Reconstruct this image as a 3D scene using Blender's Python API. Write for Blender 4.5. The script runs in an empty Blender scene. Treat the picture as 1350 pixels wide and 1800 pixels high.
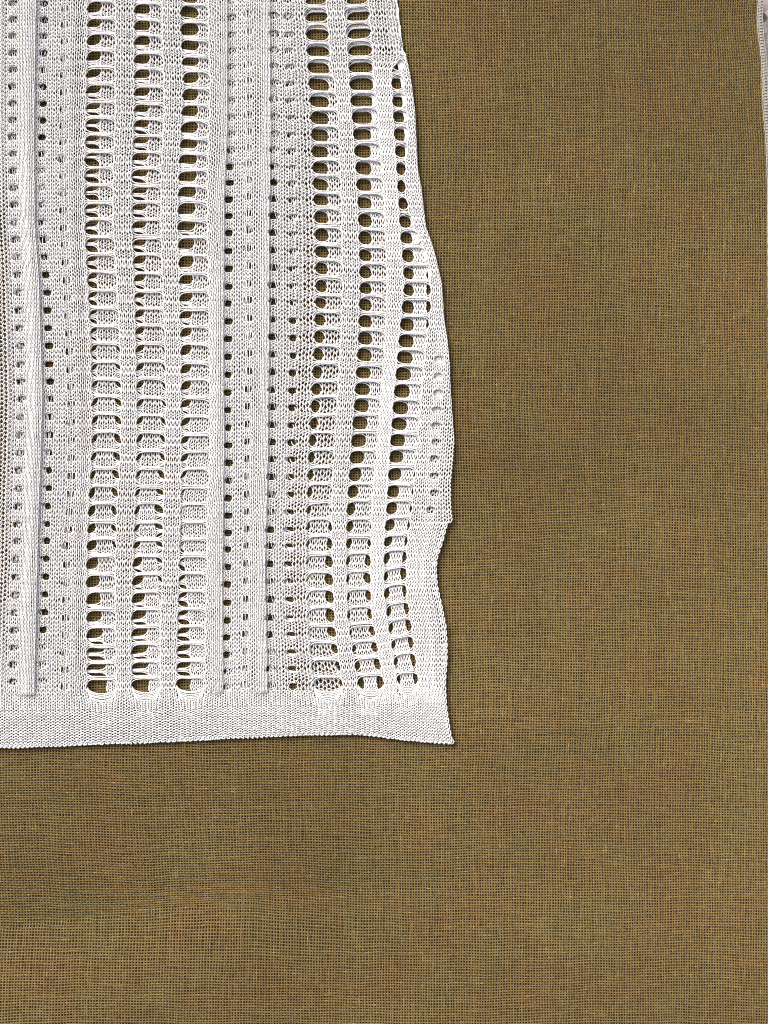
import bpy, math
import numpy as np

C = bpy.context.scene.collection
S = 1.0 / 3000.0            # one photograph unit in metres (the view is 0.45 m x 0.60 m)
rng = np.random.default_rng(7)

# ------------------------------------------------------------------ camera
cam_d = bpy.data.cameras.new("camera")
cam = bpy.data.objects.new("camera", cam_d)
C.objects.link(cam)
cam.location = (0, 0, 0.75)
cam.rotation_euler = (0, 0, 0)
cam_d.sensor_fit = 'VERTICAL'
cam_d.sensor_height = 24.0
cam_d.lens = 24.0 * 0.75 / 0.60
cam_d.clip_start = 0.05
cam_d.clip_end = 50.0
bpy.context.scene.camera = cam

# ------------------------------------------------------------------ light
SUN_EL, SUN_AZ = math.radians(46), math.radians(-38)     # from the upper left
world = bpy.data.worlds.new("World")
bpy.context.scene.world = world
world.use_nodes = True
nt = world.node_tree
bg = nt.nodes["Background"]
sky = nt.nodes.new("ShaderNodeTexSky")
sky.sky_type = 'NISHITA'
sky.sun_disc = False
sky.sun_elevation = SUN_EL
sky.sun_rotation = SUN_AZ
sky.air_density = 0.6
sky.dust_density = 10.0
sky.ozone_density = 0.6
nt.links.new(sky.outputs[0], bg.inputs[0])
bg.inputs[1].default_value = 0.125
sun_d = bpy.data.lights.new("sun", 'SUN')
sun_d.energy = 1.0
sun_d.angle = math.radians(30)
sun_d.color = (1.0, 0.99, 0.955)
sun = bpy.data.objects.new("sun", sun_d)
C.objects.link(sun)
# direction towards the sun: azimuth measured from +Y, positive towards +X
sun.rotation_euler = (math.pi / 2 - SUN_EL, 0, math.pi - SUN_AZ)
vs = bpy.context.scene.view_settings
vs.view_transform = 'Standard'
vs.look = 'None'
vs.gamma = 1.0
vs.exposure = 0.5
cy = bpy.context.scene.cycles
cy.max_bounces = 8
cy.diffuse_bounces = 5
cy.filter_width = 1.0
cy.use_denoising = False

# ------------------------------------------------------------------ helpers
def link_props(o, **kw):
    for k, v in kw.items():
        o[k] = v
    return o

def mesh_obj(name, verts, quads, mat, parent=None, attr=None, tris=None):
    me = bpy.data.meshes.new(name)
    nv = len(verts)
    me.vertices.add(nv)
    me.vertices.foreach_set("co", np.asarray(verts, np.float32).ravel())
    q = np.asarray(quads, np.int32)
    ns = q.shape[1]
    me.loops.add(q.size)
    me.polygons.add(len(q))
    me.loops.foreach_set("vertex_index", q.ravel())
    me.polygons.foreach_set("loop_start", np.arange(0, q.size, ns, dtype=np.int32))
    if attr is not None:
        for an, av in attr.items():
            a = me.attributes.new(an, 'FLOAT', 'POINT')
            a.data.foreach_set("value", np.asarray(av, np.float32).ravel())
    me.update(calc_edges=True)
    me.shade_smooth()
    me.materials.append(mat)
    o = bpy.data.objects.new(name, me)
    C.objects.link(o)
    if parent is not None:
        o.parent = parent
        o.matrix_parent_inverse.identity()
        o.location = (-parent.location.x, -parent.location.y, -parent.location.z)
    return o

def tubes(P, r, sides=3):
    """P: (L, M, 3) polylines in photograph units (y down). r: scalar or (L, M). Returns verts (metres), quads."""
    W = np.empty_like(P)
    W[..., 0] = P[..., 0] - 675.0
    W[..., 1] = 900.0 - P[..., 1]
    W[..., 2] = P[..., 2]
    T = np.empty_like(W)
    T[:, 1:-1] = W[:, 2:] - W[:, :-2]
    T[:, 0] = W[:, 1] - W[:, 0]
    T[:, -1] = W[:, -1] - W[:, -2]
    T /= np.linalg.norm(T, axis=2, keepdims=True) + 1e-9
    B = np.stack([T[..., 1], -T[..., 0], np.zeros_like(T[..., 0])], axis=2)
    B /= np.linalg.norm(B, axis=2, keepdims=True) + 1e-6
    N = np.cross(B, T)
    r = np.broadcast_to(np.asarray(r, float), W.shape[:2])[..., None]
    if sides == 3:
        ring = [W + r * B - 0.35 * r * N, W + 0.95 * r * N, W - r * B - 0.35 * r * N]
    else:
        ring = [W + r * (math.cos(2 * math.pi * k / sides) * B + math.sin(2 * math.pi * k / sides) * N) for k in range(sides)]
    V = np.stack(ring, axis=2)                      # L, M, sides, 3
    L, M = W.shape[:2]
    idx = np.arange(L * M * sides).reshape(L, M, sides)
    qs = []
    for k in range(sides):
        k2 = (k + 1) % sides
        qs.append(np.stack([idx[:, :-1, k], idx[:, 1:, k], idx[:, 1:, k2], idx[:, :-1, k2]], axis=-1).reshape(-1, 4))
    return V.reshape(-1, 3) * S, np.concatenate(qs)

def merge(parts):
    vs_, qs_, off = [], [], 0
    for v, q in parts:
        vs_.append(v); qs_.append(q + off); off += len(v)
    return np.concatenate(vs_), np.concatenate(qs_)

def smooth_noise(n, period):
    """1-D smooth random curve of n samples with features of about `period` samples"""
    m = int(n / period) + 4
    k = rng.normal(0, 1, m)
    xs = np.arange(n) / period
    i = xs.astype(int); f = xs - i
    f = f * f * (3 - 2 * f)
    return k[i] * (1 - f) + k[i + 1] * f

# smooth 2-D field made of a few sine waves
def waves(seed, n, lo, hi):
    g = np.random.default_rng(seed)
    out = []
    for _ in range(n):
        lam = g.uniform(lo, hi); th = g.uniform(0, math.pi)
        out.append((2 * math.pi / lam * math.cos(th), 2 * math.pi / lam * math.sin(th), g.uniform(0, 6.28), g.uniform(0.5, 1)))
    def f(x, y):
        s = 0.0
        for kx, ky, ph, am in out:
            s = s + am * np.sin(kx * x + ky * y + ph)
        return s / math.sqrt(n)
    return f

# ------------------------------------------------------------------ materials
def new_mat(name):
    m = bpy.data.materials.new(name)
    m.use_nodes = True
    return m, m.node_tree, m.node_tree.nodes["Principled BSDF"]

def yarn_material():
    m, t, b = new_mat("white_yarn")
    tc = t.nodes.new("ShaderNodeTexCoord")
    nz = t.nodes.new("ShaderNodeTexNoise"); nz.inputs["Scale"].default_value = 420; nz.inputs["Detail"].default_value = 3
    cr = t.nodes.new("ShaderNodeValToRGB")
    cr.color_ramp.elements[0].position = 0.3; cr.color_ramp.elements[0].color = (0.77, 0.79, 0.795, 1)
    cr.color_ramp.elements[1].position = 0.7; cr.color_ramp.elements[1].color = (0.835, 0.85, 0.85, 1)
    t.links.new(tc.outputs["Object"], nz.inputs["Vector"])
    t.links.new(nz.outputs["Fac"], cr.inputs["Fac"])
    t.links.new(cr.outputs["Color"], b.inputs["Base Color"])
    b.inputs["Roughness"].default_value = 0.75
    b.inputs["Specular IOR Level"].default_value = 0.25
    b.inputs["Sheen Weight"].default_value = 0.1
    return m

def jute_material():
    m, t, b = new_mat("jute")
    N = t.nodes; L = t.links
    tc = N.new("ShaderNodeTexCoord")
    big = N.new("ShaderNodeTexNoise"); big.inputs["Scale"].default_value = 27; big.inputs["Detail"].default_value = 4; big.inputs["Roughness"].default_value = 0.6
    L.new(tc.outputs["Object"], big.inputs["Vector"])
    ramp = N.new("ShaderNodeValToRGB")
    e = ramp.color_ramp.elements
    e[0].position = 0.34; e[0].color = (0.182, 0.123, 0.051, 1)     # reddish brown jute
    e[1].position = 0.66; e[1].color = (0.168, 0.136, 0.055, 1)     # olive jute
    L.new(big.outputs["Fac"], ramp.inputs["Fac"])
    age = N.new("ShaderNodeTexNoise"); age.inputs["Scale"].default_value = 5.5; age.inputs["Detail"].default_value = 2
    L.new(tc.outputs["Object"], age.inputs["Vector"])
    mr = N.new("ShaderNodeMapRange"); mr.inputs[1].default_value = 0.3; mr.inputs[2].default_value = 0.7; mr.inputs[3].default_value = 0.84; mr.inputs[4].default_value = 1.12
    L.new(age.outputs["Fac"], mr.inputs[0])
    dye = N.new("ShaderNodeMixRGB"); dye.blend_type = 'MULTIPLY'; dye.inputs[0].default_value = 1
    L.new(ramp.outputs["Color"], dye.inputs[1]); L.new(mr.outputs[0], dye.inputs[2])
    at = N.new("ShaderNodeAttribute"); at.attribute_name = "tone"
    mul = N.new("ShaderNodeMixRGB"); mul.blend_type = 'MULTIPLY'; mul.inputs[0].default_value = 1
    L.new(dye.outputs[0], mul.inputs[1])
    L.new(at.outputs["Fac"], mul.inputs[2])
    L.new(mul.outputs["Color"], b.inputs["Base Color"])
    b.inputs["Roughness"].default_value = 0.85
    b.inputs["Specular IOR Level"].default_value = 0.15
    return m

def flat_material(name, col, rough=0.9):
    m, t, b = new_mat(name)
    nz = t.nodes.new("ShaderNodeTexNoise"); nz.inputs["Scale"].default_value = 300
    tc = t.nodes.new("ShaderNodeTexCoord")
    mix = t.nodes.new("ShaderNodeMixRGB"); mix.inputs[1].default_value = (*[c * 0.85 for c in col], 1); mix.inputs[2].default_value = (*[c * 1.15 for c in col], 1)
    t.links.new(tc.outputs["Object"], nz.inputs["Vector"]); t.links.new(nz.outputs["Fac"], mix.inputs[0])
    t.links.new(mix.outputs[0], b.inputs["Base Color"])
    b.inputs["Roughness"].default_value = rough
    return m

def floor_material():
    m, t, b = new_mat("chip_patterned_floor")
    tc = t.nodes.new("ShaderNodeTexCoord")
    vo = t.nodes.new("ShaderNodeTexVoronoi"); vo.inputs["Scale"].default_value = 170
    L = t.links
    L.new(tc.outputs["Object"], vo.inputs["Vector"])
    sep = t.nodes.new("ShaderNodeSeparateColor")
    L.new(vo.outputs["Color"], sep.inputs["Color"])
    r = t.nodes.new("ShaderNodeValToRGB"); r.color_ramp.interpolation = 'CONSTANT'
    e = r.color_ramp.elements
    e[0].position = 0; e[0].color = (0.13, 0.12, 0.12, 1)
    e[1].position = 0.22; e[1].color = (0.42, 0.36, 0.37, 1)
    for p, c in ((0.45, (0.58, 0.56, 0.50, 1)), (0.7, (0.66, 0.66, 0.62, 1)), (0.86, (0.33, 0.34, 0.31, 1))):
        x = e.new(p); x.color = c
    L.new(sep.outputs[0], r.inputs["Fac"])
    L.new(r.outputs["Color"], b.inputs["Base Color"])
    b.inputs["Roughness"].default_value = 0.6
    return m

YARN = yarn_material()
JUTE = jute_material()
HOLE_SHADE = flat_material("hole_shade_brown", (0.060, 0.036, 0.012))  # dark colour stands in for shade between the burlap threads
OVER = flat_material("pale_overlock_thread", (0.36, 0.35, 0.31))
FLOOR = floor_material()

# ------------------------------------------------------------------ floor
fl = mesh_obj("floor", np.array([(-0.6, -0.7, -0.0150), (0.6, -0.7, -0.0150), (0.6, 0.7, -0.0150), (-0.6, 0.7, -0.0150)]), [(0, 1, 2, 3)], FLOOR)
link_props(fl, kind='structure')

# ------------------------------------------------------------------ burlap cloth
burlap = bpy.data.objects.new("burlap_cloth", None)
C.objects.link(burlap)
burlap.location = (0, 0, -0.0150)
link_props(burlap, label="coarse woven brown burlap cloth spread flat under the white knit garment", category="cloth")

X0, X1, Y0, Y1 = -40.0, 1352.0, -40.0, 1840.0
PX, PY = 4.85, 4.80
nw = int((X1 - X0) / PX); nf = int((Y1 - Y0) / PY)
EDGE_Y = [-60, 0, 30, 60, 90, 110, 160, 200, 240, 320, 600, 1000, 1900]
EDGE_X = [1335, 1334, 1332, 1334, 1338, 1340, 1341, 1343, 1347, 1350, 1352, 1352, 1354]
fx = waves(11, 6, 260, 900); fy = waves(12, 6, 260, 900)
fx2 = waves(13, 8, 60, 160); fy2 = waves(14, 8, 60, 160)
def warp_field(x, y):
    g = (x - X0) / (X1 - X0)
    x = X0 + (X1 - X0) * (g + 0.085 * (g - g * g))      # the warp is set a little wider towards the left
    edge = np.interp(y, EDGE_Y, EDGE_X)
    u = np.clip((x - 1100) / (X1 - 1100), 0, 1.2)
    xx = x + (edge - X1) * u * u + 3.2 * fx(x, y) * (1 - np.clip(u, 0, 1)) + 0.7 * fx2(x, y)
    # a soft pulled crease near the lower left and gentle bow of the weft
    yy = y + 4.0 * fy(x, y) + 0.8 * fy2(x, y) - 9.0 * np.exp(-((y - 1622) / 40.0) ** 2) * np.clip((x + 80) / 500.0, 0, 1) * np.exp(-((x - 380) / 260.0) ** 2)
    return xx, yy
gi = np.arange(nw); gj = np.arange(nf)
def slubs(n, m, p):
    return np.stack([smooth_noise(m, p) for _ in range(n)])
def cloth_relief(x, y):
    t = y - np.interp(x, [-40, 0, 280, 700, 900, 1400], [1650, 1645, 1612, 1572, 1552, 1530])
    fade = np.clip(1 - np.maximum(x - 350, 0) / 800.0, 0, 1)
    valley = -34.0 * fade * np.exp(-np.sqrt(t * t + 400.0) / np.where(t < 0, 190.0, 70.0))
    crease = 2.2 * np.exp(-((x - 1048 - 4 * np.sin(y / 170.0)) / 7.0) ** 2) * np.clip((1000 - y) / 400, 0, 1)
    under = np.clip((y - 1290) / 60, 0, 1) + np.clip((x - 790) / 60, 0, 1) * (y < 1290)
    return valley * np.clip((y - 1300) / 120, 0, 1) + crease + np.minimum(under, 1) * (2.4 * fx(x * 1.3 + 70, y * 1.3) + 1.0 * fy2(x * 0.7, y * 0.7))
def threads(vertical):
    n, m = (nw, nf) if vertical else (nf, nw)
    a = np.arange(n)[:, None]; b = np.arange(m)[None, :]
    jit = slubs(n, m, 6) * 0.26 + slubs(n, m, 2.0) * 0.15 + rng.normal(0, 0.08, (n, 1))
    if vertical:
        x = X0 + (a + 0.5) * PX + jit; y = Y0 + (b + 0.5) * PY + 0 * a
    else:
        y = Y0 + (a + 0.5) * PY + jit; x = X0 + (b + 0.5) * PX + 0 * a
    x, y = warp_field(x, y)
    up = np.where((a + b) % 2 == (0 if vertical else 1), 1.0, -1.0)
    z = -4.4 + 0.75 * up + cloth_relief(x, y)
    P = np.stack([x, y, z], axis=2)
    width = 1.27 + 0.05 * rng.normal(0, 1, (n, 1)) + 0.09 * slubs(n, m, 6) + 0.12 * slubs(n, m, 2.5)
    width = np.clip(width, 0.8, 2.25)
    tone = 1.0 + 0.022 * rng.normal(0, 1, (n, 1)) + 0.035 * slubs(n, m, 14) + 0.11 * slubs(n, m, 1.6)
    fleck = (slubs(n, m, 3) > 2.1) * 0.5
    tone = np.clip(tone + fleck, 0.5, 1.8)
    W = np.stack([x - 675, 900 - y, z], axis=2)
    T = np.empty_like(W); T[:, 1:-1] = W[:, 2:] - W[:, :-2]; T[:, 0] = W[:, 1] - W[:, 0]; T[:, -1] = W[:, -1] - W[:, -2]
    T /= np.linalg.norm(T, axis=2, keepdims=True)
    B = np.stack([T[..., 1], -T[..., 0], 0 * T[..., 0]], axis=2)
    w = width[..., None]
    zz = np.array([0, 0, 1.0])
    V = np.stack([W + w * B - 0.55 * w * zz, W + 0.55 * w * zz, W - w * B - 0.55 * w * zz], axis=2)
    idx = np.arange(n * m * 3).reshape(n, m, 3)
    q = [np.stack([idx[:, :-1, k], idx[:, 1:, k], idx[:, 1:, k + 1], idx[:, :-1, k + 1]], axis=-1).reshape(-1, 4) for k in (0, 1)]
    tone3 = np.repeat(tone[..., None], 3, axis=2)
    return V.reshape(-1, 3) * S, np.concatenate(q), tone3
for nm, vert in (("warp_threads", True), ("weft_threads", False)):
    v, q, tn = threads(vert)
    o = mesh_obj(nm, v, q, JUTE, burlap, attr={"tone": tn})
    link_props(o, kind='stuff')
# added sheet just under the weave, coloured dark as shade in its holes
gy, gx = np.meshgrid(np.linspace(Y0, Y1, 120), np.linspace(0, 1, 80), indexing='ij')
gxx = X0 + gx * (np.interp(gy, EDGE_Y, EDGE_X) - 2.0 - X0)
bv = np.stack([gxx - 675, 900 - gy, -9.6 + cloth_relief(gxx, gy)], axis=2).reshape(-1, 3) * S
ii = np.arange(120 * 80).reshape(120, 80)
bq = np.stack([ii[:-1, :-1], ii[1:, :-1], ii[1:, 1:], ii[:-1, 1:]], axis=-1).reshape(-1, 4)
mesh_obj("added_shade_sheet", bv, bq, HOLE_SHADE, burlap)
# overlocked edge: a pale zigzag thread wrapped over the cloth's right edge, with its two running threads
yy = np.arange(-40, 1830, 0.8)
e = np.interp(yy, EDGE_Y, EDGE_X)
ph = yy / 5.2
zig = np.stack([e + 4.0 + 4.6 * np.cos(2 * math.pi * ph), yy + 1.2 * np.sin(2 * math.pi * ph), -1.2 + 1.0 * np.sin(2 * math.pi * ph)], 1)[None]
run1 = np.stack([e - 0.8 + 0.4 * np.sin(yy / 3.1), yy, np.full_like(yy, -0.6)], 1)[None]
run2 = np.stack([e + 8.4 + 0.4 * np.sin(yy / 2.7), yy, np.full_like(yy, -0.6)], 1)[None]
base = np.stack([e + 3.8, yy, np.full_like(yy, -4.6)], 1)[None]
mesh_obj("overlock_edge", *merge([tubes(zig, 1.0, 5), tubes(run1, 0.95, 5), tubes(run2, 0.8, 5)]), OVER, burlap)
v, q = tubes(base, 4.6, 6)
o = mesh_obj("edge_band", v, q, flat_material("grey_green_edge_tape", (0.30, 0.30, 0.26)), burlap)

# ------------------------------------------------------------------ knit: course positions
KX = [180.0, 345.0, 570.0, 650.0, 720.0]
KT = np.array([
 [18.7,46.7,75.6,105.8,135,165,194,223,252.6,282,312,341.6,372,403,432.4,463.5,494.6,525.8,557,588,619,652,681,712,743.6,775.6,806,837.5,869,900.5,932,960,993,1024,1055,1086,1117,1147,1176.7,1206],
 [26.4,56,84.6,113.6,141.6,170.5,200.7,229.6,257.6,286,314,344,372,401,434,465,498,527,558.5,589.6,620.7,653,684.5,715.6,746.7,778,809,840,871,901.5,932.4,960.5,991.6,1021,1053.8,1085,1114.5,1145.6,1175,1201.6],
 [29.6,63,91.8,119.8,150,180,210,239.6,268.5,298,325,353,384,414,443.3,473,503.4,531.4,563,592.7,623.8,653.4,684.5,714,745,774.7,804,835,866,897,927.8,956.7,988.5,1019.6,1050.7,1083.4,1113,1142.5,1172,1203],
 [26,56,88.7,117.6,149,179,207,238,267.6,297,326.7,357.8,389,420,450,480.7,508.7,536.7,566,596,625,655,686,712.5,743.6,774.7,804,834.5,865,895.5,926,954,987,1018,1049,1082,1111,1141,1170,1201.6],
 [28,58,90,118,147,180,207,237,268,299,331,360,391,419,450,481,511,540.5,571,600.5,630,659.6,689,718.7,746.7,774.7,804,834,864,894,923,951,977.6,1007,1038,1069,1099,1128.5,1159.6,1194]])
KT = np.concatenate([KT[:, :1] - 60, KT[:, :1] - 30, KT, KT[:, -1:] + 30, KT[:, -1:] + 60], axis=1)
KI = np.arange(-2, 42, dtype=float)
def Yk(k, x):
    """y of hole row k (fractional) at photograph x"""
    k, x = np.broadcast_arrays(np.asarray(k, float), np.asarray(x, float))
    cols = np.stack([np.interp(k, KI, KT[i]) for i in range(5)])
    xi = np.interp(x, KX, np.arange(5.0))
    i = np.clip(xi.astype(int), 0, 3); f = xi - i
    a = np.take_along_axis(cols, i[None], 0)[0]; b = np.take_along_axis(cols, (i + 1)[None], 0)[0]
    return a * (1 - f) + b * f
def bunch(k, amt):
    """courses crowd at the rungs and open at the holes"""
    k0 = np.round(k); t = k - k0
    return k0 + t + amt * np.sin(2 * math.pi * t) / (2 * math.pi)

def poly(*pts):
    a = np.array(pts, float)
    return lambda y: np.interp(y, a[:, 0], a[:, 1])
# outline of the garment
edge = poly((-60, 690), (0, 693), (30, 697), (60, 700), (100, 713), (120, 718), (150, 723), (200, 729), (300, 734), (330, 740), (400, 748), (440, 762), (500, 776), (560, 780), (600, 786), (640, 790), (680, 791), (750, 796), (800, 800), (830, 800), (880, 797), (918, 797), (920, 786), (930, 783), (950, 778), (980, 768), (1000, 766), (1030, 768), (1060, 775), (1100, 783), (1130, 785), (1160, 785), (1200, 782), (1240, 784), (1280, 790), (1300, 794), (1320, 796))
hem_y = poly((-60, 1314), (0, 1312), (100, 1310), (150, 1307), (200, 1305), (300, 1302), (400, 1296), (500, 1292), (560, 1289), (620, 1289), (660, 1292), (700, 1298), (750, 1302), (800, 1305))
# front ladder edges (left, right)
FL = [
 (poly((-40, 157), (50, 157), (200, 154), (300, 152), (400, 152), (500, 157), (600, 162), (700, 165), (800, 164), (900, 158), (1000, 155), (1200, 156)),
  poly((-40, 203), (50, 203), (200, 203), (300, 199), (400, 199), (500, 206), (600, 211), (700, 214), (800, 212), (900, 205), (1000, 203), (1200, 205))),
 (poly((-40, 240), (50, 239), (200, 239), (300, 234), (400, 235), (500, 238), (600, 241), (700, 243), (800, 243), (900, 240), (1000, 236), (1100, 234), (1200, 234)),
  poly((-40, 285), (50, 285), (200, 289), (300, 283), (400, 283), (500, 286), (600, 290), (700, 292), (800, 290), (900, 287), (1000, 286), (1100, 282), (1200, 282))),
 (poly((-40, 321), (50, 320), (150, 325), (300, 317), (400, 315), (500, 318), (600, 320), (700, 321), (800, 321), (900, 320), (1000, 317), (1100, 314), (1200, 312)),
  poly((-40, 366), (50, 366), (150, 369), (300, 365), (400, 364), (500, 367), (600, 368), (700, 369), (800, 369), (900, 365), (1000, 364), (1100, 361), (1200, 360))),
 (poly((-40, 534), (20, 537), (60, 540), (120, 543), (200, 548), (300, 551), (400, 555), (500, 557), (600, 554), (700, 549), (800, 544), (900, 541), (1000, 541), (1100, 543), (1150, 547), (1200, 553)),
  poly((-40, 571), (20, 573), (60, 576), (120, 582), (180, 592), (250, 595), (300, 597), (400, 600), (500, 601), (600, 598), (700, 593), (800, 586), (900, 582), (1000, 584), (1100, 588), (1150, 594), (1200, 601))),
 (poly((-40, 604), (20, 607), (60, 611), (120, 614), (200, 620), (300, 627), (400, 632), (500, 634), (600, 631), (700, 625), (800, 617), (900, 611), (1000, 610), (1080, 612), (1150, 622), (1200, 630)),
  poly((-40, 645), (20, 647), (60, 650), (120, 655), (200, 663), (300, 670), (400, 676), (500, 679), (600, 676), (700, 669), (800, 660), (900, 652), (1000, 650), (1080, 653), (1150, 665), (1200, 674))),
 (poly((-40, 690), (40, 697), (92, 706), (110, 703), (126, 689), (200, 692), (300, 698), (400, 704), (500, 712), (600, 702), (700, 693), (800, 686), (900, 680), (960, 676), (1040, 676), (1100, 684), (1150, 692), (1200, 699)),
  poly((-40, 698), (40, 705), (92, 712), (110, 711), (126, 705), (200, 714), (240, 717), (300, 711), (340, 711), (370, 717), (400, 726), (430, 741), (470, 755), (540, 756), (600, 748), (700, 739), (800, 731), (900, 722), (960, 714), (1040, 713), (1100, 722), (1150, 728), (1200, 735))),
]
# back ladder right edges
BR = [
 poly((-40, 178), (100, 176), (250, 175), (400, 172), (600, 170), (750, 171), (850, 166), (930, 167), (1000, 173), (1100, 179), (1200, 188)),
 poly((-40, 263), (100, 262), (250, 260), (400, 256), (600, 252), (750, 250), (850, 245), (930, 244), (1000, 250), (1100, 258), (1200, 262)),
 poly((-40, 347), (100, 348), (250, 346), (400, 341), (500, 337), (600, 335), (700, 334), (800, 330), (900, 320), (1000, 325), (1100, 333), (1200, 335)),
 poly((-40, 581), (150, 577), (300, 575), (450, 576), (600, 568), (700, 562), (800, 552), (900, 545), (1000, 540), (1200, 543)),
 poly((-40, 651), (150, 655), (250, 651), (400, 652), (500, 651), (600, 653), (700, 648), (800, 640), (900, 622), (1000, 612), (1100, 615), (1200, 640)),
 poly((-40, 690), (120, 708), (300, 714), (450, 726), (600, 726), (700, 718), (800, 708), (900, 696), (1000, 680), (1100, 690), (1200, 704)),
]
# the eyelet columns of the front (x as a function of y, phase in hole rows)
EY = [
 (poly((0, 26), (250, 25), (400, 29), (500, 35), (700, 41), (950, 33), (1200, 25)), -0.30, 0),
 (poly((0, 79), (250, 75), (400, 77), (500, 84), (700, 90), (950, 82), (1200, 76)), -0.33, 1),
 (poly((0, 116), (250, 112), (400, 113), (500, 119), (700, 127), (850, 127), (950, 120), (1200, 115)), -0.02, 2),
 (poly((0, 409), (250, 408), (350, 403), (600, 402), (800, 403), (1000, 400), (1200, 401)), 0.2, 3),
 (poly((0, 437), (250, 438), (400, 436), (600, 438), (800, 436), (1000, 434), (1200, 432)), 0.0, 4),
 (poly((0, 482), (250, 484), (400, 481), (600, 481), (800, 479), (1000, 474), (1200, 478)), 0.05, 5),
 (poly((0, 506), (250, 514), (400, 516), (600, 517), (800, 512), (1000, 507), (1200, 515)), 0.1, 6),
 (poly((0, 770), (600, 772), (700, 769), (800, 764), (870, 763), (920, 752), (1000, 737), (1060, 741), (1120, 754), (1200, 760)), 0.1, 7),
]
BSH = [  # sideways offset of the back's eyelets against the front's
 poly((0, -7), (1200, -7)),
 poly((0, 3), (220, 3), (300, -9), (420, -4), (860, 4), (1080, 2), (1130, -8), (1200, -9)),
 poly((0, -7), (600, -7), (720, 5), (950, 4), (1020, -7)),
 poly((0, -10), (240, -9), (320, 0), (560, 1), (700, -4), (1000, 3), (1200, -7)),
 poly((0, -9), (300, -8), (400, 6), (560, 6), (750, -6), (900, 4), (1060, 3), (1120, -7)),
 poly((0, -9), (270, -8), (340, 0), (470, 1), (600, -4), (900, 2), (1080, 2), (1140, -7)),
 poly((0, -8), (500, -6), (860, 3), (1080, 4), (1140, -7)),
 poly((0, -6), (700, -6), (850, 0), (960, 0), (1000, -9)),
]
def open_eyelets(x, y, ybase, back=False, tops=40):
    for xf, ph, n in EY:
        k = np.arange(-1, tops) + ph
        k = k[(k < 39.4)]
        if n == 7:
            k = k[(k > 20) & (k < 30)] if not back else k[(k > 26) & (k < 31)]
        xc = xf(Yk(k, float(xf(600))))
        yc = Yk(k, xc)
        if back:
            sh = BSH[n](yc)
            xc = xc + np.where(sh < -5, sh * 1.7, sh)
        else:
            xc = xc + np.sin(k * 2.3 + n) * 0.6
        near = np.abs(x - np.interp(y, yc, xc)) < 16
        if not near.any():
            continue
        xx, yy, bb = x[near], y[near], ybase[near]
        i = np.clip(np.searchsorted((yc[1:] + yc[:-1]) / 2, yy), 0, len(yc) - 1)
        wob = np.sin(i * 1.7 + n * 2.1)
        rx = 8.2 + 0.6 * wob; ry = 10.6 + 0.6 * np.cos(i * 2.9 + n)
        dx = (xx - xc[i]) / rx; dy = (yy - yc[i]) / ry
        sg = np.where(bb < yc[i], -1.0, 1.0)
        # every course that meets the eyelet runs round it, above or below
        adx = np.abs(dx)
        cap = np.sqrt(np.clip(1 - dx * dx, 0, 1))
        dys = dy * sg
        lift = np.where(dys > -0.45, 0.60 * cap + (1 - 0.60 * cap) * np.clip(np.where(dys < 0, -0.3 * dys, dys), 0, 1), dys)
        inside = (adx < 1) & (np.abs(dy) < 1)
        dyn = np.where(inside, sg * lift, dy)
        h_ = np.clip(1 - np.abs(dy), 0, 1)
        dxn = np.where(inside, dx + np.sign(dx) * 0.30 * h_ * adx * (1 - adx) * 2.4, dx)
        x[near] = xc[i] + dxn * rx
        y[near] = yc[i] + dyn * ry
    return x, y

CP = 4                                     # courses from one hole row to the next
NP = 12                                    # path points in one stitch
def stitch_path(n):
    t = np.arange(n * NP + 1) / NP
    w = np.floor(t - 1e-9); f = t - w
    return t, f

def wrap_side(x, y, z):
    """the tube of fabric turns under along its side above the slit"""
    r = 2.8
    e = edge(y)
    s = x - (e - r)
    turn = (s > 0) & (y < 919)
    a = np.clip(s / r, 0, math.pi)
    under = np.maximum(s - math.pi * r, 0)
    under = 15.0 * (1 - np.exp(-under / 15.0))
    xn = np.where(s < math.pi * r, e - r + r * np.sin(a), e - r - under)
    zn = z - r * (1 - np.cos(a))
    return np.where(turn, xn, x), np.where(turn, zn, z)

micro = waves(31, 10, 14, 40); micro2 = waves(32, 10, 14, 40)
soft = waves(33, 6, 120, 400)

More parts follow.
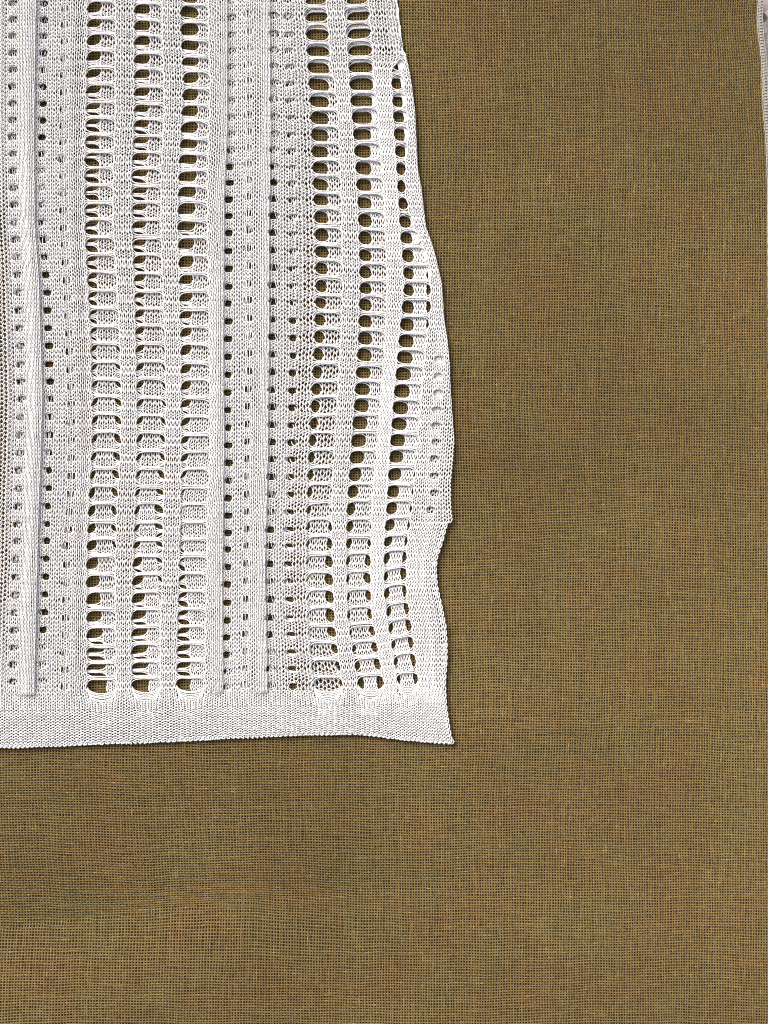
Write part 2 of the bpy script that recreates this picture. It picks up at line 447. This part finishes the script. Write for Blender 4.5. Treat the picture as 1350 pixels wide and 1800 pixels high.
def knit(knots, n, v0, v1, ymap, *, a=0.25, h=0.78, d=1.0, rad=1.12, b=0.0, ridges=(), purl=False, bunching=None, front=True, ladder_sides=(False, False), eyelets=True, jitter=0.13, cut=None, pull=1.6):
    """knots: list of (wale, x(y), z(y)). Returns tubes for courses v0..v1 (integers) over n wales."""
    t, f = stitch_path(n)
    V = np.arange(v0, v1)
    for r0_, r1_ in ridges:                     # wales squeezed upright on a ridge
        w_ = np.clip(np.minimum(t - r0_ + 0.5, r1_ + 0.5 - t), 0, 1)
        a = a * (1 - w_) + 0.165 * w_
    u = t + a * np.sin(4 * math.pi * t) + b * np.sin(2 * math.pi * t)
    dv = h * np.cos(2 * math.pi * t)            # + is down
    zz = -d * np.cos(4 * math.pi * t) * (-1 if purl else 1)
    kw = np.array([k[0] for k in knots], float)
    U = np.broadcast_to(u, (len(V), len(u)))
    j1 = rng.normal(0, jitter, U.shape); j1 = (j1 + np.roll(j1, 1, 1) + np.roll(j1, 2, 1)) / 1.7
    j2 = rng.normal(0, jitter, U.shape); j2 = (j2 + np.roll(j2, 1, 1) + np.roll(j2, 2, 1)) / 1.7
    vv = V[:, None] + dv[None, :]
    # rough x from the middle of the picture to choose the course height, then the exact x
    xr = np.interp(U, kw, [float(k[1](600)) for k in knots])
    k_ = vv / CP
    if bunching is not None:
        k_ = bunch(k_, bunching(U / n))
    y = ymap(k_, xr)
    for _ in range(1):
        xs = np.stack([k[1](y) for k in knots]); zs = np.stack([k[2](y) if callable(k[2]) else np.full_like(y, k[2]) for k in knots])
        i = np.clip(np.searchsorted(kw, U, side='right') - 1, 0, len(kw) - 2)
        g = (U - kw[i]) / (kw[i + 1] - kw[i])
        take = lambda A, ii: np.take_along_axis(A, ii[None], 0)[0]
        x = take(xs, i) * (1 - g) + take(xs, i + 1) * g
        gs = g * g * (3 - 2 * g); gs = np.where((g < 0) | (g > 1), g, gs)
        z = take(zs, i) * (1 - gs) + take(zs, i + 1) * gs
    y = ymap(k_, x)
    # the wales beside a ladder are drawn in at each rung
    tt = (vv / CP); c = np.cos(2 * math.pi * tt)
    uu = U / n
    if ladder_sides[0]: x = x - pull * (-c) * np.exp(-uu * n / 1.6)
    if ladder_sides[1]: x = x + pull * (-c) * np.exp(-(1 - uu) * n / 1.6)
    x = x + j1 + 0.35 * micro(x, y); y = y + j2 + 0.35 * micro2(x, y)
    if eyelets:
        yb_ = ymap(np.broadcast_to(V[:, None], x.shape) / CP, x)
        x, y = open_eyelets(x, y, yb_, back=not front)
    z = z + zz[None, :] + 0.7 * soft(x, y)
    if front:
        over = x - edge(y)
        keep = over < 32
        x, z = wrap_side(x, y, z)
    P = np.stack([x, y, z], axis=2)
    fat = 1 + 0.32 * (np.exp(-(np.maximum(uu, 0) * n / 0.5) ** 2) * ladder_sides[0] + np.exp(-(np.maximum(1 - uu, 0) * n / 0.5) ** 2) * ladder_sides[1])
    r = rad * fat * (1 + 0.10 * rng.normal(0, 1, (len(V), 1)) * 0.5 + 0.05 * rng.normal(0, 1, U.shape))
    return P, r

# ------------------------------------------------------------------ the garment
garment = bpy.data.objects.new("knit_garment", None)
C.objects.link(garment)
garment.location = ((380 - 675) * S, (900 - 650) * S, 0)
link_props(garment, label="white openwork knit garment with ladder lace columns, lying flat on brown burlap", category="garment")

ZF = 8.0
const = lambda c: (lambda y: np.full_like(np.asarray(y, float), c))
def off(fn, d): return lambda y: fn(y) + d
def mid(f1, f2, w): return lambda y: f1(y) * (1 - w) + f2(y) * w
ex_ = [e_[0] for e_ in EY]
fold1 = off(ex_[1], -13)                 # ridge that drops on its right
fold2 = off(ex_[3], -9)
fold3 = off(ex_[5], -8)
side_x = lambda y: np.where(y < 890, np.maximum(FL[5][1](y) + 66, 0), edge(y) - 1.5) if True else 0
def side(y):
    w = np.clip((y - 850) / 60, 0, 1)
    return (FL[5][1](y) + 66) * (1 - w) + (edge(y) - 1.2) * w
valley = lambda y: ZF + 0.5 - 3.0 * np.clip((y - 930) / 40, 0, 1)
RUNS = [
 # (knots, wales, ladder on the left?, ladder on the right?)
 ([(0, const(-46), ZF), (5, off(ex_[0], -12), ZF + 1), (8, off(ex_[0], 9), ZF + 2), (11.5, off(fold1, -9), ZF + 9), (13.2, fold1, ZF + 5), (14, off(fold1, 2.5), ZF - 2), (19, off(ex_[2], -8), ZF - 1), (21, off(ex_[2], 9), ZF + 1.5), (25, FL[0][0], ZF)], 25, False, True),
 ([(0, FL[0][1], ZF), (2, mid(FL[0][1], FL[1][0], .5), ZF + 1.2), (4, FL[1][0], ZF)], 4, True, True),
 ([(0, FL[1][1], ZF), (2, mid(FL[1][1], FL[2][0], .5), ZF + 1.2), (4, FL[2][0], ZF)], 4, True, True),
 ([(0, FL[2][1], ZF), (2.6, off(fold2, -9), ZF + 8), (4.2, fold2, ZF + 4), (5, off(fold2, 3), ZF - 2), (9, off(ex_[4], -7), ZF - 1), (11, off(ex_[4], 8), ZF + 2), (13, off(fold3, -11), ZF + 8), (15.2, fold3, ZF + 4), (16, off(fold3, 3), ZF - 2), (20, off(ex_[6], 0), ZF - 1), (23, FL[3][0], ZF)], 23, True, True),
 ([(0, FL[3][1], ZF), (2, mid(FL[3][1], FL[4][0], .5), ZF + 1.5), (4, FL[4][0], ZF)], 4, True, True),
 ([(0, FL[4][1], ZF), (2.5, mid(FL[4][1], FL[5][0], .5), ZF + 1.2), (5, FL[5][0], ZF)], 5, True, True),
 ([(0, FL[5][1], ZF), (3, mid(FL[5][1], side, .33), ZF + 1), (4.5, mid(FL[5][1], side, .47), valley), (6, mid(FL[5][1], side, .62), ZF + 1.5), (9, side, ZF)], 9, True, False),
]
VEND = CP * 39 + 2
def solid_bunch(u): return 0.5
def mixed_bunch(n, ls, rs):
    def f(u):
        w = 0.12 + 0 * u
        if ls: w = w + 0.38 * np.exp(-u * n / 3.0)
        if rs: w = w + 0.38 * np.exp(-(1 - u) * n / 3.0)
        return np.clip(w, 0, 0.55)
    return f
for ri, (kn, n, ls, rs) in enumerate(RUNS):
    P, r = knit(kn, n, -6, VEND, Yk, bunching=mixed_bunch(n, ls, rs), ladder_sides=(ls, rs), ridges={0: ((8, 14), (22, 24)), 3: ((0.5, 5), (11, 16))}.get(ri, ()))
    mesh_obj("knit_strip", *tubes(P, r), YARN, garment)

# ladder rungs: six floating yarns drawn into one bar between two holes
def rung_paths(lx, rx, k, ymap, zb, spread=1.0, front=True, n=13):
    """strands of the rung between hole k and hole k+1"""
    s = 0.5 - 0.5 * np.cos(np.linspace(0.10, 0.90, n) * math.pi); s = (s - s[0]) / (s[-1] - s[0])
    out = []
    dl, dr_, bow = rng.normal(0, 0.7), rng.normal(0, 0.7), rng.normal(0, 0.8)
    sp = max(0.75, 1.08 + 0.22 * rng.normal()) * spread
    for c in range(4):
        cc = (c - 1.5) * 1.25                                # order within the rung
        kk = k + 0.5 + cc / 4.3
        kb = bunch(np.array(kk), 0.5)
        xm = 0.5 * (float(lx(float(ymap(kk, 400)))) + float(rx(float(ymap(kk, 400)))))
        ye = float(ymap(float(kb), xm))
        yl = float(ymap(float(kb), xm - 22)); yr = float(ymap(float(kb), xm + 22))
        xl, xr = float(lx(yl)) - 2.4, float(rx(yr)) + 2.4
        ycl = float(ymap(k + 0.5, xm - 22)) + dl + cc * sp + rng.normal(0, 0.4)
        ycr = float(ymap(k + 0.5, xm + 22)) + dr_ + cc * sp + rng.normal(0, 0.4)
        x = xl + (xr - xl) * s
        d = np.clip(np.minimum(x - xl, xr - x) / 14.0, 0, 1)
        m = np.sqrt(np.clip(1 - (1 - d) ** 2, 0, 1))
        y = (yl * (1 - s) + yr * s) * (1 - m) + (ycl * (1 - s) + ycr * s) * m
        y = y + rng.normal(0, 0.08, n) + np.sin(s * math.pi) * (bow + rng.normal(0, 0.45))
        z = zb + 0.8 * (1 - abs(cc) / 2.0) * m - 1.2 * (1 - d) + rng.normal(0, 0.25) + 0.0 * s
        if front:
            x, z = wrap_side(x, y, z)
        out.append(np.stack([x, y, z], 1))
    return np.stack(out)
for li, (lx, rx) in enumerate(FL):
    for k in range(-1, 39):
        P = rung_paths(lx, rx, k, Yk, ZF)
        mesh_obj("rung", *tubes(P, 1.14 + 0.09 * rng.normal(0, 1, (4, 1))), YARN, garment)

# ------------------------------------------------------------------ hem band of the front: all wales run together, the ladders close
HB = []
hn = 0
hk = []
for i, (kn, n, ls, rs) in enumerate(RUNS):
    for kk in kn:
        if kk[0] in (0, n):
            hk.append((hn + kk[0], kk[1]))
    hn += n
    if i < 6:
        hn += 4
NH = hn
hx0 = np.array([float(f(1222)) for _, f in hk]); hw = np.array([w for w, _ in hk], float)
xl0, xr0 = -46.0, 786.0
allw = np.arange(0, NH + 0.01, 0.5)
fine = np.interp(allw, hw, hx0)
pad = 17
wide = np.concatenate([fine[0] + (np.arange(-pad, 0)) * 4.2, fine, fine[-1] + np.arange(1, pad + 1) * 4.2])
ker = np.hanning(2 * pad + 3)[1:-1]; ker /= ker.sum()
even = np.interp(hw, allw, np.convolve(wide, ker, 'valid'))
evf = np.convolve(wide, ker, 'valid'); evf = evf + (786.0 - evf[-1]) * np.clip((evf - 600) / (evf[-1] - 600), 0, 1)
NCOURSE = 18
def hem_x(U, y, e):
    g = np.clip((y - 1214) / 26.0, 0, 1); g = g * g * (3 - 2 * g)
    a = np.interp(U, hw, hx0); b = np.interp(U, allw, evf)
    x = a * (1 - g) + b * g
    # follow the flared right side
    return x + (e - 786.0) * np.clip((x - 640) / 146.0, 0, 1.1) ** 2
t, f = stitch_path(NH)
parts = []
rows = np.arange(0, NCOURSE)
R = rows[:, None]
bl = np.clip((R - 2) / 6.0, 0, 1)                       # from the panel's stitch to the band's corded stitch
aH = 0.24 * (1 - bl) + 0.18 * bl
hH = 0.80 * (1 - bl) + 0.74 * bl
bH = 0.03 * bl
U = t[None, :] + aH * np.sin(4 * math.pi * t)[None, :] + bH * np.sin(2 * math.pi * t)[None, :]
prog = lambda j: (j + 0.55 * (1 - np.exp(-j / 2.6)) * 2.6 * 0.6) / (NCOURSE + 0.55 * 2.6 * 0.6)
jj = prog(np.maximum(R + 0.5 + hH * np.cos(2 * math.pi * t)[None, :], -0.4))
y0 = Yk((VEND - 0.4) / CP, np.interp(U, hw, hx0))
inlad = np.zeros(U.shape, bool)
sag = np.zeros(U.shape)
for q_ in range(6):
    a_, b_ = hw[2 * q_ + 1], hw[2 * q_ + 2]
    c_ = (U - a_) / (b_ - a_)
    sag = np.maximum(sag, np.clip(1 - (2 * (c_ - 0.5) / 1.25) ** 2, 0, 1))
    inlad |= (c_ > 0) & (c_ < 1)
SAG = 17.0
x = hem_x(U, y0 + 40 * jj + sag * SAG, 786.0)
for _ in range(3):
    yb = hem_y(x)
    y = y0 + (yb - y0) * jj + sag * SAG * np.clip(1 - jj, 0, 1) ** 3.0
    x = hem_x(U, y, edge(y) - 1.5)
x = x + rng.normal(0, 0.22, x.shape) + 0.45 * micro(x, y); y = y + rng.normal(0, 0.22, x.shape) + 0.45 * micro2(x, y)
roll = np.clip(jj - 0.78, 0, 1) / 0.22
z = ZF - 1.0 * np.cos(4 * math.pi * t)[None, :] * np.where(bl > 0.4, -1, 1) + 0.8 * bl * np.cos(2 * math.pi * (t[None, :] - 0.5)) + 0.6 * soft(x, y) - 2.0 * roll ** 2
P = np.stack([x, y, z], 2)
parts.append(tubes(P, (1.27 + 0.20 * bl) * (1 + 0.05 * rng.normal(0, 1, x.shape))))
# the bottom of each ladder: yarns hanging in nested bows under the last hole
for q_ in range(6):
    lx, rx = FL[q_]
    s_ = np.linspace(0, 1, 15)
    bows = []
    for i in range(7):
        xm = 0.5 * (float(lx(1205)) + float(rx(1205)))
        ybase = float(Yk(39.0, xm)) + 1.5 + i * 2.5
        xl, xr = float(lx(ybase)) - 1 + 0.25 * i * i * 0.35, float(rx(ybase)) + 1 - 0.25 * i * i * 0.35
        yv = ybase + (11.0 + 0.4 * i) * np.sqrt(np.clip(1 - (2 * s_ - 1) ** 2, 0, 1)) ** 1.1 + rng.normal(0, 0.25) - 0.0
        bows.append(np.stack([xl + (xr - xl) * s_, yv, ZF - 0.5 - 0.15 * i + 0.3 * rng.normal(0, 1, 15)], 1))
    parts.append(tubes(np.stack(bows), 1.25))
mesh_obj("hem_band", *merge(parts), YARN, garment)

# cast-on edge along the bottom: a row of small round loops
xs = np.arange(-44, 790, 0.9)
ph = 2 * math.pi * xs / 8.2
xx = xs + 1.7 * np.sin(ph * 1.0 + 1.2)
yy = hem_y(xs) - 0.4 + (2.0 + 0.7 * np.sin(xs / 29.0)) * np.cos(ph + 0.6 * np.sin(xs / 41.0)) + 0.8 * np.sin(xs / 17.0)
P1 = np.stack([xx, yy, ZF - 3.2 + 1.2 * np.sin(ph)], 1)[None]
P2 = np.stack([xs + 1.7 * np.sin(ph + 4.0), hem_y(xs) - 2.6 + 1.5 * np.cos(ph + 2.4), ZF - 1.8 + 1.0 * np.cos(ph)], 1)[None]
th = np.linspace(0, 2 * math.pi, 22)
P3 = np.stack([793.5 + 4.0 * np.cos(th), 1303.0 + 3.6 * np.sin(th), np.full_like(th, ZF - 3.5)], 1)[None]
mesh_obj("cast_on_edge", *merge([tubes(P1, 1.25, 4), tubes(P2, 1.2, 4), tubes(P3, 1.3, 5)]), YARN, garment)

# selvedge of the slit: a chain of long edge loops
ys = np.arange(921, 1302, 0.9)
ph = 2 * math.pi * ys / 11.0
P1 = np.stack([edge(ys) - 0.6 + 1.3 * np.cos(ph), ys + 1.8 * np.sin(ph), ZF - 1.0 + 0.9 * np.sin(ph)], 1)[None]
P2 = np.stack([edge(ys) - 3.4 + 1.2 * np.cos(ph + 2.6), ys + 1.5 * np.sin(ph + 2.6), ZF + 0.4 + 0.7 * np.cos(ph)], 1)[None]
mesh_obj("selvedge", *merge([tubes(P1, 1.3, 4), tubes(P2, 1.25, 4)]), YARN, garment)

# ------------------------------------------------------------------ back panel, seen through the lace
ZB = 2.4
PH = [poly((0, -8), (100, -9), (165, -11), (223, -15), (300, -18), (520, -17), (700, -12), (900, -6), (1000, -6), (1055, -4), (1120, -8), (1200, -11)),
      poly((0, -1), (100, -6), (300, -6), (460, -6), (600, -9), (800, -11), (960, -16), (1080, -18), (1170, -14), (1200, -10)),
      poly((0, 6), (110, 5), (190, 1), (400, 1), (800, 0), (1000, -3), (1200, -4))]
def Yb(k, x):
    y = Yk(k, x)
    p = np.stack([f_(y) for f_ in PH])
    xi = np.interp(x, [180, 345, 570], [0.0, 1.0, 2.0])
    i = np.clip(np.asarray(xi).astype(int), 0, 1); g = xi - i
    return y + np.take_along_axis(p, i[None], 0)[0] * (1 - g) + np.take_along_axis(p, (i + 1)[None], 0)[0] * g
BW = [45, 46, 47, 40, 40, 40]
BL = [off(BR[i], -BW[i]) for i in range(6)]
b7l = off(BR[5], 25); b7r = off(BR[5], 39)
bside = lambda y: np.where(y < 919, np.maximum(edge(y) - 14, BR[5](y) + 3), edge(y) - 10)
def clampr(fn): return lambda y: np.minimum(fn(y), bside(y))
BRUNS = [
 ([(0, const(13), ZB), (15, BL[0], ZB)], 15, False, True),
 ([(0, const(-46), ZB), (7, const(12), ZB)], 7, False, False),
 ([(0, BR[0], ZB), (4, BL[1], ZB)], 4, True, True),
 ([(0, BR[1], ZB), (4, BL[2], ZB)], 4, True, True),
 ([(0, BR[2], ZB), (23, BL[3], ZB)], 23, True, True),
 ([(0, BR[3], ZB), (4, BL[4], ZB)], 4, True, True),
 ([(0, BR[4], ZB), (4, BL[5], ZB)], 4, True, True),
 ([(0, BR[5], ZB), (4, clampr(b7l), ZB)], 4, True, True),
 ([(0, lambda y: np.minimum(b7r(y), bside(y) - 6), ZB), (5, lambda y: np.maximum(bside(y), b7r(y) * (y > 919)), ZB)], 5, True, False),
]
bparts = []
for kn, n, ls, rs in BRUNS:
    P, r = knit(kn, n, -6, CP * 39 + 11, Yb, bunching=mixed_bunch(n, ls, rs), ladder_sides=(ls, rs), front=False, eyelets=n > 10)
    if n == 7:                                  # the back is gathered away from the left side for a stretch
        row = P[:, :, 1].mean(1)
        for part in (row < 370, row > 1060):
            bparts.append(tubes(P[part], r[part]))
        continue
    bparts.append(tubes(P, r))
o = mesh_obj("back_panel", *merge(bparts), YARN, garment)
rp = []
for i in range(6):
    for k in range(-1, 39):
        rp.append(tubes(rung_paths(BL[i], BR[i], k, Yb, ZB, front=False), 1.3))
o = mesh_obj("back_rungs", *merge(rp), YARN, garment)
link_props(o, kind='stuff')
